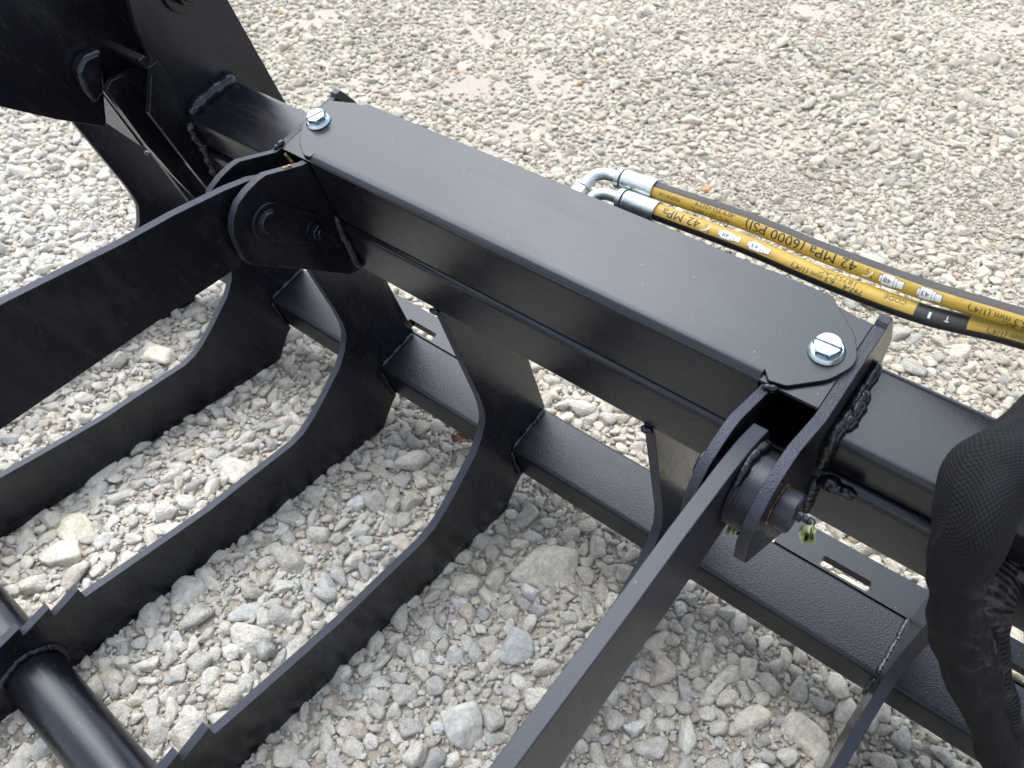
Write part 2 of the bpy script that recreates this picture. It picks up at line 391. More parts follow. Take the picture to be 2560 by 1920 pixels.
# lower lip of the cover
# hex flange screws with a slot ------------------------------------------
def hex_head(r, h, z0, slotw=0, rot=0):
    prof = [(r * math.cos(rot + i * math.pi / 3), r * math.sin(rot + i * math.pi / 3)) for i in range(6)]
    return prism(prof, z0, z0 + h, 'z')
def flange_bolt(x, y, rot, slotrot):
    base = lathe_x([(0, .0140), (.0012, .0146), (.0022, .0141), (.0042, .0122), (.0043, .004)], 40, (x, y, .0001), 'z')
    f = part('flange_bolt', base, ZINC, 0)
    bm = bmesh.new()
    # head: hex with domed, chamfered top, and a slot cut as two halves
    for side in (-1, 1):
        ring0, ring1, ring2 = [], [], []
        K = 96; pts = []
        for i in range(K):
            a = 2 * math.pi * i / K
            hx = (.0118) * math.cos(math.pi / 6) / math.cos(((a - rot) % (math.pi / 3)) - math.pi / 6)
            pts.append((a, hx))
        def rad(a, lvl):
            hx = (.0118) * math.cos(math.pi / 6) / math.cos(((a - rot) % (math.pi / 3)) - math.pi / 6)
            return hx if lvl == 0 else min(hx, .0108) if lvl == 1 else min(hx, .0100)
        rows = []
        for z, lvl in ((.0035, 0), (.0092, 0), (.0100, 1), (.0105, 2)):
            row = []
            for i in range(K):
                a = 2 * math.pi * i / K; r = rad(a, lvl); p = Vector((r * math.cos(a), r * math.sin(a)))
                d = Vector((-math.sin(slotrot), math.cos(slotrot)))
                q = p.dot(d) * side
                if q < .0014:
                    p = p + d * side * (.0014 - q)
                row.append(bm.verts.new((x + p.x, y + p.y, z)))
            rows.append(row)
        for r0, r1 in zip(rows, rows[1:]):
            for i in range(K): bm.faces.new((r0[i], r0[(i + 1) % K], r1[(i + 1) % K], r1[i]))
        bm.faces.new(rows[-1])
    bmesh.ops.remove_doubles(bm, verts=bm.verts[:], dist=1e-6)
    bmesh.ops.dissolve_degenerate(bm, dist=1e-6, edges=bm.edges[:])
    me = bpy.data.meshes.new('m'); bm.to_mesh(me); bm.free()
    part('slotted_hex_head', merge(me, lathe_x([(.003, .0098), (.0086, .0098), (.0087, .002)], 30, (x, y, 0), 'z')), ZINC, 0, f, ang=24)
    return f
flange_bolt(-.0200, .0507, .3, R(65)); flange_bolt(.5935, .0485, .05, R(2))

# jaw arms ------------------------------------------------------------------
arm_top = [(-.035, -.004), (-.046, .0045), (-.060, .0135), (-.09, .0255), (-.15, .0445), (-.205, .0585), (-.32, .0940), (-.45, .128), (-.60, .150), (-.75, .10), (-.90, -.03), (-1.0, -.22)]
arm_bot = [(-1.03, -.23), (-.97, -.10), (-.85, -.01), (-.70, .035), (-.55, .026), (-.412, -.003), (-.228, -.0395), (-.119, -.0632), (-.090, -.0680), (-.062, -.0640), (-.042, -.050), (-.032, -.027)]
def rot(p, a):
    y, z = p[0] - PIN[0], p[1] - PIN[1]; return (PIN[0] + y * math.cos(a) - z * math.sin(a), PIN[1] + y * math.sin(a) + z * math.cos(a))
armL = cut_edges(part('jaw_arm', prism([rot(p, 0) for p in arm_top + arm_bot], -.019, -.008), PAINT_EDGE, .001))
armR = part('jaw_arm', prism([rot(p, R(8)) for p in arm_top + arm_bot], .5785, .5915), PAINT_FLAT, .001)
def cyl_x(x0, x1, r, c=PIN, seg=48, ch=.001): return lathe_x([(x0, r - ch), (x0 + ch, r), (x1 - ch, r), (x1, r - ch)], seg, (0, c[0], c[1]))
part('boss', cyl_x(.5917, .6113, .0325), PAINT_FLAT, 0, armR); part('boss', cyl_x(-.0078, -.0002, .030), PAINT, 0, armL)
ribs = [cyl_x(.5937 + .0029 * i, .5937 + .0029 * i + .0016, .03285 - .0001 * i, ch=.0006) for i in range(6)]
part('turned_ridges', merge(*ribs), PAINT_FLAT, 0, armR)
part('weld_bead', merge(bead([(.5935, PIN[0] + .034 * math.cos(a), PIN[1] + .034 * math.sin(a)) for a in [R(q) for q in range(20, 130, 10)]], .0048, 4, .3)), PAINT_WELD, 0, armR, ang=60)
# pins
pinR = part('pivot_pin', cyl_x(.5550, .6235, .0125), PAINT, 0)
part('pin_collar', cyl_x(.6223, .6375, .0170, seg=64, ch=.0014), PAINT_FLAT, 0, pinR)
part('rust_ring', cyl_x(.6221, .6223, .0176, ch=.0001), RUST, 0, pinR)
pinL = part('pivot_pin', cyl_x(-.052, .0195, .0128), PAINT, 0)
part('pin_end_ring', lathe_x([(.0160, .0150), (.0166, .0146), (.0168, .0132), (.0190, .0124)], 40, (0, PIN[0], PIN[1])), PAINT, 0, pinL)
# keeper plate with its bolt on the left pivot
def teardrop(c0, r0, c1, r1, n=16):
    a = math.atan2(c1[1] - c0[1], c1[0] - c0[0]); d = math.hypot(c1[0] - c0[0], c1[1] - c0[1]); b = math.acos((r0 - r1) / d); out = []
    for i in range(n + 1):
        t = a + b + (2 * math.pi - 2 * b) * i / n; out.append((c0[0] + r0 * math.cos(t), c0[1] + r0 * math.sin(t)))
    for i in range(n // 2 + 1):
        t = a - b + 2 * b * i / (n // 2); out.append((c1[0] + r1 * math.cos(t), c1[1] + r1 * math.sin(t)))
    return out
BC = (-.0360, -.0770)
kp = part('keeper_plate', prism(teardrop(PIN, .0225, BC, .0180), .0102, .0160), PAINT, .0010)
def hexx(c, x0, x1, r, a=.2): return prism([(c[0] + r * math.cos(a + i * math.pi / 3), c[1] + r * math.sin(a + i * math.pi / 3)) for i in range(6)], x0, x1)
kb = part('keeper_bolt', merge(hexx(BC, .0172, .0262, .0098)), PAINT_WELD, .0013, kp)
part('washer', cyl_x(.0160, .0172, .0120, BC, ch=.0003), PAINT, 0, kb); part('shank', cyl_x(.0262, .0300, .0055, BC, ch=.0008), PAINT_WELD, 0, kb)
# grease fitting on the right pin
gf = part('grease_fitting', merge(lathe_x([(.6375, .0046), (.6415, .0046), (.642, .0028), (.646, .0026), (.647, .0036), (.650, .0036), (.652, .0018)], 20, (0, PIN[0], PIN[1]))), PAINT_WELD, 0, pinR)
# welds round the ears and beams
e = EARS['RR']
weld([(.6250, .090, -.0480), (.6265, .05, -.0470), (.6265, .012, -.0475), (.6260, .004, -.054), (.6255, .0035, -.098)], .0060, 101, e, .25)
weld([(.6290, .060, -.0485), (.6300, .035, -.0485), (.6290, .016, -.0490)], .0060, 108, e, .5)
weld([(.6245, -.0035, -.110), (.6245, -.0045, -.15), (.6240, -.0045, -.184)], .0050, 102, e, .3)
weld([(.567, -.0035, -.0035), (.5735, -.002, -.0030), (.578, .0015, -.0040)], .0030, 103, EARS['RL'])
weld([(.6600, -.0035, -.1045), (.628, -.0040, -.1035)], .0070, 105, e, .35)
weld([(.0130, -.0035, -.088), (.0130, -.0055, -.125), (.0125, -.0060, -.180)], .0062, 106, EARS['LR'], .35)
weld([(-.042, -.0045, -.004), (-.0405, .0035, -.0025), (-.0395, .010, -.002)], .0028, 107, EARS['LL'], .5)
part('rust_patch', merge(bead([(.003, -.020, .0042), (.007, -.0185, .0034), (.0055, -.027, .0075)], .0016, 5, .2)), RUST, 0, EARS['LR'])
part('rust_patch', bead([(-.033, .0005, -.010), (-.030, .0007, -.020), (-.026, .0005, -.026)], .0022, 6, .3), RUST, 0, EARS['LL'])

# upright mounting plates at the left end of the beam --------------------------
plA = fillet([(.141, .033), (.1455, -.13), (.1475, -.24), (-.02, -.24), (-.0256, -.146), (-.0274, -.114), (-.0309, -.016), (-.0014, .0194), (.0115, .0364), (.0192, .0808), (.0290, .105), (.045, .165), (.11, .165), (.1385, .120)], 0)
LUG = [(-.034, .022), (-.0456, .0164), (-.0463, -.0715), (-.0417, -.1244), (-.0385, -.1305), (-.0339, -.1335), (-.0201, -.1326), (.02, -.10), (.02, .0), (.0, .015)]
TRI = [(-.0108, .0467), (-.0398, .0024), (-.0615, -.0045), (-.0621, .0191), (-.0558, .0416), (-.038, .0523)]
A_ = part('mounting_plate', prism(plA, -.280, -.270), PAINT, .0008)
plB = [(-.30, .22), (-.1495, .0552), (-.1072, .0019), (-.0650, -.0430), (-.0590, -.0405), (-.0365, -.0063), (-.0354, -.0997), (-.030, -.154), (-.02, -.24), (.13, -.24), (.13, .18), (-.05, .26)]
B_ = part('mounting_plate', prism(plB, -.370, -.360), PAINT, .0008)
part('spacer_plate', prism([(-.3715, -.002), (-.3715, -.106), (-.398, -.102), (-.452, -.092)], -.0375, -.0315, 'y'), PAINT, .0006, B_)
part('gusset', prism([(.0, .0385), (.010, .0385), (.040, -.045), (.030, -.045)], -.3598, -.2802), PAINT_ROUGH, .001, A_)
part('gusset', prism(TRI, -.3598, -.3380), PAINT_WELD, .007, B_, seg=4)
part('centre_lug', prism(LUG, -.3240, -.3140), PAINT, .0008, B_)
weld([(-.2665, .094, -.0480), (-.2660, .050, -.0465), (-.2660, .012, -.0480)], .0120, 122, A_, .30)
weld([(-.2660, .005, -.056), (-.2660, .003, -.10), (-.2660, -.0045, -.140), (-.2660, -.0045, -.190)], .0075, 123, A_, .4)
part('keeper_plate', prism(teardrop((.088, .078), .024, (.115, .125), .015), -.2698, -.2630), PAINT, .001, A_)
nb = part('nut', merge(hexx((.088, .078), -.2628, -.2500, .0140, .5)), PAINT_WELD, .0012, A_)
part('stud', cyl_x(-.2500, -.2440, .0075, (.088, .078)), PAINT_WELD, 0, nb)
part('tab', box(-.2700, -.2640, -.0005, .0145, .0215, .0330), PAINT, .0007, A_)

# ================================================================== HOSES
V = Vector
CAMM = V((.70596571, -.32524003, .57025576))
def hose(path, lo, hi, label, gap, mname, prints):
    pts = spline(path, 40); F = frames(pts)
    root_ = empty('hydraulic_hose', label, 'hose', 'hydraulic hoses behind the beam', MW)
    r = .0084
    # frame whose 'n' looks at the reader
    L = [0.]
    for i in range(1, len(pts)): L.append(L[-1] + (pts[i] - pts[i - 1]).length)
    FF = []
    ref = (CAMM - pts[60])
    for i, p in enumerate(pts):
        t = (pts[min(i + 1, len(pts) - 1)] - pts[max(i - 1, 0)]).normalized(); n = (ref - t * ref.dot(t)).normalized(); FF.append((p, t, n, n.cross(t)))
    seg = 48; vs, fs, uv = [], [], []
    for p, t, n, b in FF:
        for k in range(seg):
            a = 2 * math.pi * k / seg - math.pi; vs.append(p + (n * math.cos(a) + b * math.sin(a)) * r)
    for i in range(len(FF) - 1):
        for k in range(seg):
            k2 = (k + 1) % seg; fs.append((i * seg + k, (i + 1) * seg + k, (i + 1) * seg + k2, i * seg + k2))
            a0, a1 = k / seg - .5, (k + 1) / seg - .5
            uv += [(L[i], a0), (L[i + 1], a0), (L[i + 1], a1), (L[i], a1)]
    me = bpy.data.meshes.new('m'); me.from_pydata(vs, [], fs); l = me.uv_layers.new(name='hose')
    for i, q in enumerate(uv): l.data[i].uv = q
    add_obj('rubber_tube', me, hose_mat(mname, lo, hi, gap), root_)
    def at(s, ang, lift=.00012):
        s = max(0, min(L[-1] - 1e-5, s)); i = max(j for j in range(0, len(L)) if L[j] <= s); i = min(i, len(L) - 2)
        u = (s - L[i]) / (L[i + 1] - L[i]); q = [FF[i][k].lerp(FF[i + 1][k], u) for k in range(4)]
        return q[0] + (q[2] * math.cos(ang) + q[3] * math.sin(ang)) * (r + lift)
    def s_of_px(x):
        # arc length whose x-fraction matches; x is the machine-frame x
        i = min(range(len(pts)), key=lambda j: abs(pts[j].x - x)); return L[i]
    def wrap(me, s0, ang0, lift=.00012):
        bm = bmesh.new(); bm.from_mesh(me)
        bmesh.ops.triangulate(bm, faces=bm.faces[:])
        for _ in range(2):
            le = [e for e in bm.edges if abs(e.verts[0].co.y - e.verts[1].co.y) > .0012]
            if le: bmesh.ops.subdivide_edges(bm, edges=le, cuts=1); bmesh.ops.triangulate(bm, faces=bm.faces[:])
        for v in bm.verts: v.co = at(s0 - v.co.x, R(ang0) - v.co.y / r, lift)
        m2 = bpy.data.meshes.new('m'); bm.to_mesh(m2); bm.free(); return m2
    def text(s, width=None, height=.006):
        cu = bpy.data.curves.new('t', 'FONT'); cu.body = s; cu.size = 1; cu.resolution_u = 3
        to = bpy.data.objects.new('t', cu); COL.objects.link(to); dg = bpy.context.evaluated_depsgraph_get()
        me = bpy.data.meshes.new_from_object(to.evaluated_get(dg)); bpy.data.objects.remove(to); bpy.data.curves.remove(cu)
        xs = [v.co.x for v in me.vertices]; x0, x1 = min(xs), max(xs)
        for v in me.vertices: v.co.x = (v.co.x - x0) * (width / (x1 - x0)); v.co.y = (v.co.y - .36) * height / .72
        return me
    for kind, s, xa, xb, ang, h in prints:
        sa, sb = s_of_px(xa), s_of_px(xb)     # text starts at the larger s and runs back
        if kind == 't': add_obj('printed_text', wrap(text(s, sa - sb, h), sa, ang), INK, root_)
        elif kind == 'w': add_obj('printed_text', wrap(text(s, sa - sb, h), sa, ang), WHITE_INK, root_)
        elif kind == 'icon':
            Wd = sa - sb
            def rect(x0, x1, y0, y1, ins=0): return [(x0 * Wd + ins, y0 * h + ins), (x1 * Wd - ins, y0 * h + ins), (x1 * Wd - ins, y1 * h - ins), (x0 * Wd + ins, y1 * h - ins)]
            blk, wht = [], []
            for q in ((.02, .30, -.34, .34), (.28, .42, -.42, .42), (.40, .90, -.5, .5), (.88, 1., -.30, .30)):
                blk.append(rect(*q)); wht.append(rect(*q, .00042))
            def flat(polys):
                bm = bmesh.new()
                for pl in polys:
                    n = 6; g = [[bm.verts.new((pl[0][0] + (pl[1][0] - pl[0][0]) * i / n, pl[0][1] + (pl[2][1] - pl[0][1]) * j / n, 0)) for j in range(n + 1)] for i in range(n + 1)]
                    for i in range(n):
                        for j in range(n): bm.faces.new((g[i][j], g[i + 1][j], g[i + 1][j + 1], g[i][j + 1]))
                me = bpy.data.meshes.new('m'); bm.to_mesh(me); bm.free(); return me
            add_obj('printed_symbol', wrap(flat(blk), sa, ang, .00010), INK, root_)
            add_obj('printed_symbol', wrap(flat(wht), sa, ang, .00020), WHITE_INK, root_)
            tm = text(s, Wd * .30, h * .42)
            for v in tm.vertices: v.co.x += Wd * .51
            add_obj('printed_text', wrap(tm, sa, ang, .00030), INK, root_)
        elif kind == 'half':
            t1 = text('1', .0009, .0030)
            for v in t1.vertices: v.co.x += -.0010; v.co.y += .0030
            t2 = text('2', .0022, .0030)
            for v in t2.vertices: v.co.x += .0028; v.co.y -= .0022
            add_obj('printed_text', wrap(merge(t1, t2), sa, ang), INK, root_)
            vs, fs = [], []
            for i in range(11):
                a = R(-10 + 95 * i / 10); c, s2 = math.cos(a), math.sin(a)
                vs += [(.0062 - .0060 * s2, -.0030 + .0058 * c, 0), (.0062 - .0072 * s2, -.0030 + .0070 * c, 0)]
            for i in range(10): fs.append((2 * i, 2 * i + 1, 2 * i + 3, 2 * i + 2))
            me = bpy.data.meshes.new('m'); me.from_pydata(vs, [], fs); add_obj('printed_symbol', wrap(me, sa, ang), WHITE_INK, root_)
    return root_, FF, L
H1 = [(.360, .1542, -.025), (.4624, .1541, -.0185), (.5452, .148, -.0125), (.6313, .1425, -.0030), (.7048, .1353, .0145), (.80, .125, .033), (.95, .10, .07), (1.25, .06, .02), (1.6, .05, -.10)]
H2 = [(.375, .1336, -.0290), (.4745, .1335, -.0245), (.5561, .1290, -.0205), (.6373, .1300, -.0170), (.7087, .1340, -.0045), (.80, .127, .010), (.95, .11, .03), (1.25, .08, -.01), (1.6, .07, -.14)]
h1, F1, L1 = hose(H1, -80, 18, 'yellow-striped hydraulic hose, upper one with most lettering, running behind the beam', None, 'hose_stripe_low', [
    ('t', 'MADE IN USA', .397, .374, -14, .0036), ('t', '-40\u00b0F TO +212\u00b0F', .456, .413, 3, .0042), ('t', '-40\u00b0C TO +100\u00b0C', .453, .411, -42, .0042),
    ('t', '42 MPa (6000 PSI)', .5745, .4680, -16, .0092), ('half', '', .5880, .58, -20, .007), ('icon', '48', .6170, .5960, -22, .0105), ('icon', '43', .6480, .6270, -22, .0105),
    ('t', '6,3 mm (1/4")', .7080, .6680, -22, .0050), ('t', '2-AC', .7090, .6930, -52, .0050)])
h2, F2, L2 = hose(H2, -22, 100, 'yellow-striped hydraulic hose, lower one nearest the black beam', (.2575, .2980), 'hose_stripe_high', [
    ('t', '42 MPa', .4280, .3870, 18, .0088), ('half', '', .4380, .43, 15, .006), ('icon', '48', .4720, .4490, 14, .0085), ('icon', '43', .5030, .4800, 14, .0085),
    ('t', '6,3 mm (1/4")', .5640, .5240, -2, .0046), ('t', '797-4', .5890, .5720, -4, .0046), ('t', '18752-AC', .5800, .5480, 34, .0046), ('t', 'CODE', .6240, .6060, 30, .0046),
    ('w', 'I', .6440, .6420, 4, .0055), ('w', 'T', .6590, .6560, 8, .0050), ('t', '6,3 mm (1/4")', .7200, .6860, -6, .0046)])
def elbow(parent, start, fr, s):
    """crimped ferrule, collar, nut and 90 degree bend at the hose end"""
    p, t, n, b = fr[0]; t = t.normalized()
    def along(prof, seg=40, flutes=0):
        vs, fs = [], []
        for a, r in prof:
            for k in range(seg):
                q = 2 * math.pi * k / seg; rr = r * (1 - (.035 if flutes and (k // 2) % 2 and .010 < -a < .029 else 0)); vs.append(p + t * a + (n * math.cos(q) + b * math.sin(q)) * rr)
        for i in range(len(prof) - 1):
            for k in range(seg): k2 = (k + 1) % seg; fs.append((i * seg + k, i * seg + k2, (i + 1) * seg + k2, (i + 1) * seg + k))
        fs.append(tuple(range(seg))); fs.append(tuple(range((len(prof) - 1) * seg, len(prof) * seg)))
        me = bpy.data.meshes.new('m'); me.from_pydata(vs, [], fs); bm = bmesh.new(); bm.from_mesh(me); bmesh.ops.recalc_face_normals(bm, faces=bm.faces[:]); bm.to_mesh(me); bm.free(); return me
    add_obj('crimp_ferrule', along([(.004, .0094), (.0045, .0108), (.003, .0112), (-.004, .0110), (-.0095, .0108), (-.010, .0107), (-.029, .0107), (-.0295, .0108), (-.032, .0108), (-.0335, .0100)], 56, 1), FITTING, parent, ang=28)
    add_obj('collar', along([(-.0345, .0088), (-.0350, .0108), (-.0400, .0110), (-.0405, .0088)], 40), FITTING, parent)
    e0 = p - t * .040
    path = spline([e0, e0 - t * .008, e0 - t * .018 + V((0, -.0015, .0)), e0 - t * .0265 + V((-.0005, -.0085, -.0015)), e0 - t * .0290 + V((0, -.019, -.003)), e0 - t * .0295 + V((0, -.026, -.004))], 8)
    add_obj('elbow_tube', sweep(path, .0062, 28), FITTING, parent)
    q0 = path[-1]; d = V((.02, -1, -.12)).normalized()
    def hexnut(a0, a1, r, sides):
        u = d.cross(V((1, 0, 0))).normalized(); v = d.cross(u); vs = []
        for a in (a0, a1):
            for k in range(sides): q = 2 * math.pi * k / sides + .3; vs.append(q0 + d * a + (u * math.cos(q) + v * math.sin(q)) * r)
        fs = [tuple(range(sides)), tuple(range(sides, 2 * sides))] + [(k, (k + 1) % sides, (k + 1) % sides + sides, k + sides) for k in range(sides)]
        me = bpy.data.meshes.new('m'); me.from_pydata(vs, [], fs); bm = bmesh.new(); bm.from_mesh(me); bmesh.ops.recalc_face_normals(bm, faces=bm.faces[:]); bm.to_mesh(me); bm.free(); return me
    add_obj('swivel_collar', hexnut(-.005, -.0005, .0098, 32), FITTING, parent, .0008)
    add_obj('hex_nut', hexnut(0, .018, .0112, 6), FITTING, parent, .001)
elbow(h1, None, F1, 0); elbow(h2, None, F2, 0)

# ================================================================== HOSE SLEEVES
def sleeve(path, ups, label, wd, th, tw0, tw1, su, sv, rib, name):
    pts = spline(path, 26); n = len(pts); g = random.Random(len(path)); ph = [g.random() * 6 for _ in range(8)]
    def shape(i, n, a, L):
        u = i / n; tw = tw0 + (tw1 - tw0) * u
        W_ = wd * (1 + .07 * math.sin(L * 23 + ph[0]) + .30 * math.exp(-((L - .43) / .10) ** 2) if 'woven' in name else 1 + .05 * math.sin(L * 23)); T_ = th * (1 + .22 * math.sin(L * 31 + ph[2]))
        c, s2 = math.cos(a), math.sin(a)
        x = W_ * math.copysign(abs(c) ** .85, c); y = T_ * math.copysign(abs(s2) ** .9, s2)
        wr = .0005 * math.sin(L * 140 + 2 * a + ph[3]) + .0008 * math.sin(L * 70 - 1.3 * a * 2 + ph[4]) + .0009 * math.sin(3 * a + L * 35 + ph[5]) + .0003 * math.sin(5 * a - L * 150 + ph[6])
        x += c * wr; y += s2 * wr * 1.3 + .0035 * math.exp(-((x / W_ - .25 * math.sin(L * 15)) / .16) ** 2) * (1 if s2 > 0 else -1)
        return (x * math.cos(tw) - y * math.sin(tw), x * math.sin(tw) + y * math.cos(tw))
    me = sweep(pts, .02, 96, V((0, 0, 1)) if ups is None else ups, shape, uvname='hose')
    o = add_obj('hose_sleeve', me, cloth_mat(name, su, sv, rib), None, ang=80); o.matrix_world = MW
    return tag(o, label, 'hose sleeve')
sleeve([(1.05, .36, -.20), (.88, .30, -.10), (.79, .20, -.03), (.7700, .110, .0150), (.7526, .062, .0310), (.7425, .0221, .0370), (.7310, -.0110, .0410), (.7370, -.0439, .0260), (.7447, -.0557, -.0215), (.7641, -.0618, -.0826), (.7957, -.0702, -.1512), (.8445, -.0793, -.2421), (.8961, -.0892, -.3223), (.93, -.12, -.42), (.95, -.18, -.56), (.99, -.27, -.635), (1.10, -.38, -.602), (1.30, -.44, -.582)],
       V((1, 0, 0)), 'black woven nylon hose sleeve draped over the beam at the right edge', .0280, .0165, 0, R(55), 2 * math.pi / .0028, 2 * math.pi * 44, False, 'woven_nylon')
sleeve([(1.10, .20, -.30), (.95, .19, -.22), (.86, .16, -.16), (.8200, .105, -.1350), (.7908, .0559, -.1250), (.7770, .0142, -.1203), (.7762, -.0248, -.1228), (.7925, -.0404, -.1562), (.8186, -.056, -.2059), (.8501, -.0649, -.2626), (.8978, -.0709, -.3283), (.95, -.10, -.42), (1.0, -.14, -.56), (1.08, -.24, -.645), (1.25, -.30, -.630)],
       V((1, 0, 0)), 'black ribbed hose sleeve twisted behind the woven one', .0230, .0165, R(20), R(-30), 2 * math.pi / .0052, 2 * math.pi * 40, True, 'ribbed_nylon')

# ================================================================== FILM SCRAPS
def film_mat():
    m, nt, b = mat('masking_film')
    tc = N(nt, 'ShaderNodeTexCoord'); n = N(nt, 'ShaderNodeTexNoise', Scale=110., Detail=3.); nt.links.new(tc.outputs['Object'], n.inputs[0])
    r = ramp(nt, n.outputs[0], [(.36, (.03, .03, .02)), (.45, (.30, .32, .11)), (.56, (.38, .46, .26)), (.68, (.55, .58, .36))]); nt.links.new(r.outputs[0], b.inputs['Base Color'])
    b.inputs['Roughness'].default_value = .22; b.inputs['Transmission Weight'].default_value = .15
    return m
FILM = film_mat()
def scrap(c, sx, sz, seed, label):
    g = random.Random(seed); bm = bmesh.new(); n = 12; G = []
    ph = [g.random() * 6 for _ in range(6)]
    for i in range(n + 1):
        row = []
        for j in range(n + 1):
            u, v = i / n - .5, j / n
            wdt = (.35 + .65 * math.sin(math.pi * min(1, v * 1.05)) ** .6) * (1 if v < .8 else (1.05 - v) * 4)
            x = u * sx * wdt + .0016 * math.sin(9 * v + ph[0]); y = .0030 * math.sin(7 * u + 6 * v + ph[1]) + .0020 * math.sin(15 * u - 4 * v + ph[2]) - .008 * u * u * 4; z = -v * sz + .0010 * math.sin(12 * u + ph[3])
            row.append(bm.verts.new((x, y, z)))
        G.append(row)
    for i in range(n):
        for j in range(n): bm.faces.new((G[i][j], G[i + 1][j], G[i + 1][j + 1], G[i][j + 1]))
    me = bpy.data.meshes.new('m'); bm.to_mesh(me); bm.free()
    o = add_obj('film_scrap', me, FILM, None, ang=80); s = o.modifiers.new('s', 'SOLIDIFY'); s.thickness = .0005
    o.matrix_world = MW @ Matrix.Translation(c) @ Euler((.25, 0, .35)).to_matrix().to_4x4()
    return tag(o, label, 'film scrap')
scrap((.6500, -.0805, -.0190), .0115, .034, 3, 'crumpled yellow-green masking film hanging from the grease fitting')
scrap((.5965, -.094, -.055), .0090, .036, 8, 'dark olive film scrap hanging under the right jaw arm boss')

def leaf(x, y, s, rz, label):
    bm = bmesh.new(); G = []; n = 10
    for i in range(n + 1):
        u = i / n; wd = math.sin(math.pi * u) ** .7 * .34 * (1 + .25 * math.sin(u * 21)); row = []
        for j in range(7):
            v = (j / 6 - .5) * 2; row.append(bm.verts.new(((u - .5) * s, v * wd * s, s * (.16 * v * v + .10 * math.sin(u * 7 + v * 2) + .05 * math.sin(u * 19 - v * 5)))))
        G.append(row)
    for i in range(n):
        for j in range(6): bm.faces.new((G[i][j], G[i + 1][j], G[i + 1][j + 1], G[i][j + 1]))
    bmesh.ops.remove_doubles(bm, verts=bm.verts[:], dist=1e-5)
    me = bpy.data.meshes.new('m'); bm.to_mesh(me); bm.free()
    m, nt, b = mat('dry_leaf'); tc = N(nt, 'ShaderNodeTexCoord'); q = N(nt, 'ShaderNodeTexNoise', Scale=90., Detail=5.); nt.links.new(tc.outputs['Object'], q.inputs[0])
    r = ramp(nt, q.outputs[0], [(.35, (.09, .045, .03)), (.55, (.24, .13, .085)), (.7, (.36, .25, .18))]); nt.links.new(r.outputs[0], b.inputs['Base Color']); b.inputs['Roughness'].default_value = .8
    o = add_obj('dry_leaf', me, m, None, ang=80); so = o.modifiers.new('s', 'SOLIDIFY'); so.thickness = .0006
    o.location = (x, y, .022); o.rotation_euler = (.2, -.15, rz); tag(o, label, 'leaf')
leaf(-.022, .063, .042, .9, 'crumpled reddish-brown dead leaf on the gravel beside the middle tine')
# ================================================================== GROUND
def ground():
    n = 260; me = bpy.data.meshes.new('m'); xs = np.concatenate([[-40, -12, -6], np.linspace(-4, 2.4, n), [4, 12, 40]]); ys = np.concatenate([[-40, -8, -3], np.linspace(-1.5, 4.9, n), [7, 14, 40]])
    X, Y = np.meshgrid(xs, ys, indexing='ij')
    Z = .006 * np.sin(X * 5.1 + 1.3 * np.sin(Y * 3.7)) * np.sin(Y * 4.3 + .7) + .004 * np.sin(X * 13 + Y * 7) * np.sin(Y * 11 - X * 5)
    Z -= .004
    k = len(xs); l = len(ys)
    co = np.stack([X, Y, Z], -1).reshape(-1, 3)
    idx = np.arange(k * l).reshape(k, l); f = np.stack([idx[:-1, :-1], idx[1:, :-1], idx[1:, 1:], idx[:-1, 1:]], -1).reshape(-1, 4)
    me.from_pydata(co.tolist(), [], f.tolist())
    m, nt, b = mat('gravel_fines')
    tc = N(nt, 'ShaderNodeTexCoord'); O = tc.outputs['Object']
    def nz(s, d=4.): q = N(nt, 'ShaderNodeTexNoise', Scale=float(s), Detail=d); nt.links.new(O, q.inputs[0]); return q.outputs[0]
    v1 = N(nt, 'ShaderNodeTexVoronoi', Scale=210.); nt.links.new(O, v1.inputs[0]); v2 = N(nt, 'ShaderNodeTexVoronoi', Scale=520.); nt.links.new(O, v2.inputs[0])
    base = ramp(nt, nz(3.2), [(.3, (.39, .34, .275)), (.5, (.46, .41, .34)), (.68, (.51, .465, .40))]).outputs[0]
    cs = N(nt, 'ShaderNodeSeparateColor'); nt.links.new(v1.outputs['Color'], cs.inputs[0]); cs2 = N(nt, 'ShaderNodeSeparateColor'); nt.links.new(v2.outputs['Color'], cs2.inputs[0])
    c1 = mixc(nt, mth(nt, 'MULTIPLY', cs.outputs[0], .5), base, (.52, .48, .41)); c2 = mixc(nt, mth(nt, 'MULTIPLY', cs2.outputs[1], .4), c1, (.30, .26, .21))
    c3 = mixc(nt, ramp(nt, nz(60, 6.), [(.35, (1, 1, 1)), (.5, (0, 0, 0))]).outputs[0], c2, (.40, .35, .29))
    nt.links.new(c3, b.inputs['Base Color']); b.inputs['Roughness'].default_value = .95; b.inputs['Specular IOR Level'].default_value = .2
    h = mth(nt, 'ADD', mth(nt, 'MULTIPLY', v1.outputs['Distance'], -1.), mth(nt, 'MULTIPLY', v2.outputs['Distance'], -.5)); h = mth(nt, 'ADD', h, mth(nt, 'MULTIPLY', nz(90), 1.2))
    bp = N(nt, 'ShaderNodeBump'); bp.inputs['Strength'].default_value = .9; bp.inputs['Distance'].default_value = .003
    nt.links.new(h, bp.inputs['Height']); nt.links.new(bp.outputs[0], b.inputs['Normal'])
    o = add_obj('ground', me, m, None, ang=180); o['kind'] = 'structure'; return o
ground()
def gh(X, Y): return .006 * np.sin(X * 5.1 + 1.3 * np.sin(Y * 3.7)) * np.sin(Y * 4.3 + .7) + .004 * np.sin(X * 13 + Y * 7) * np.sin(Y * 11 - X * 5) - .004

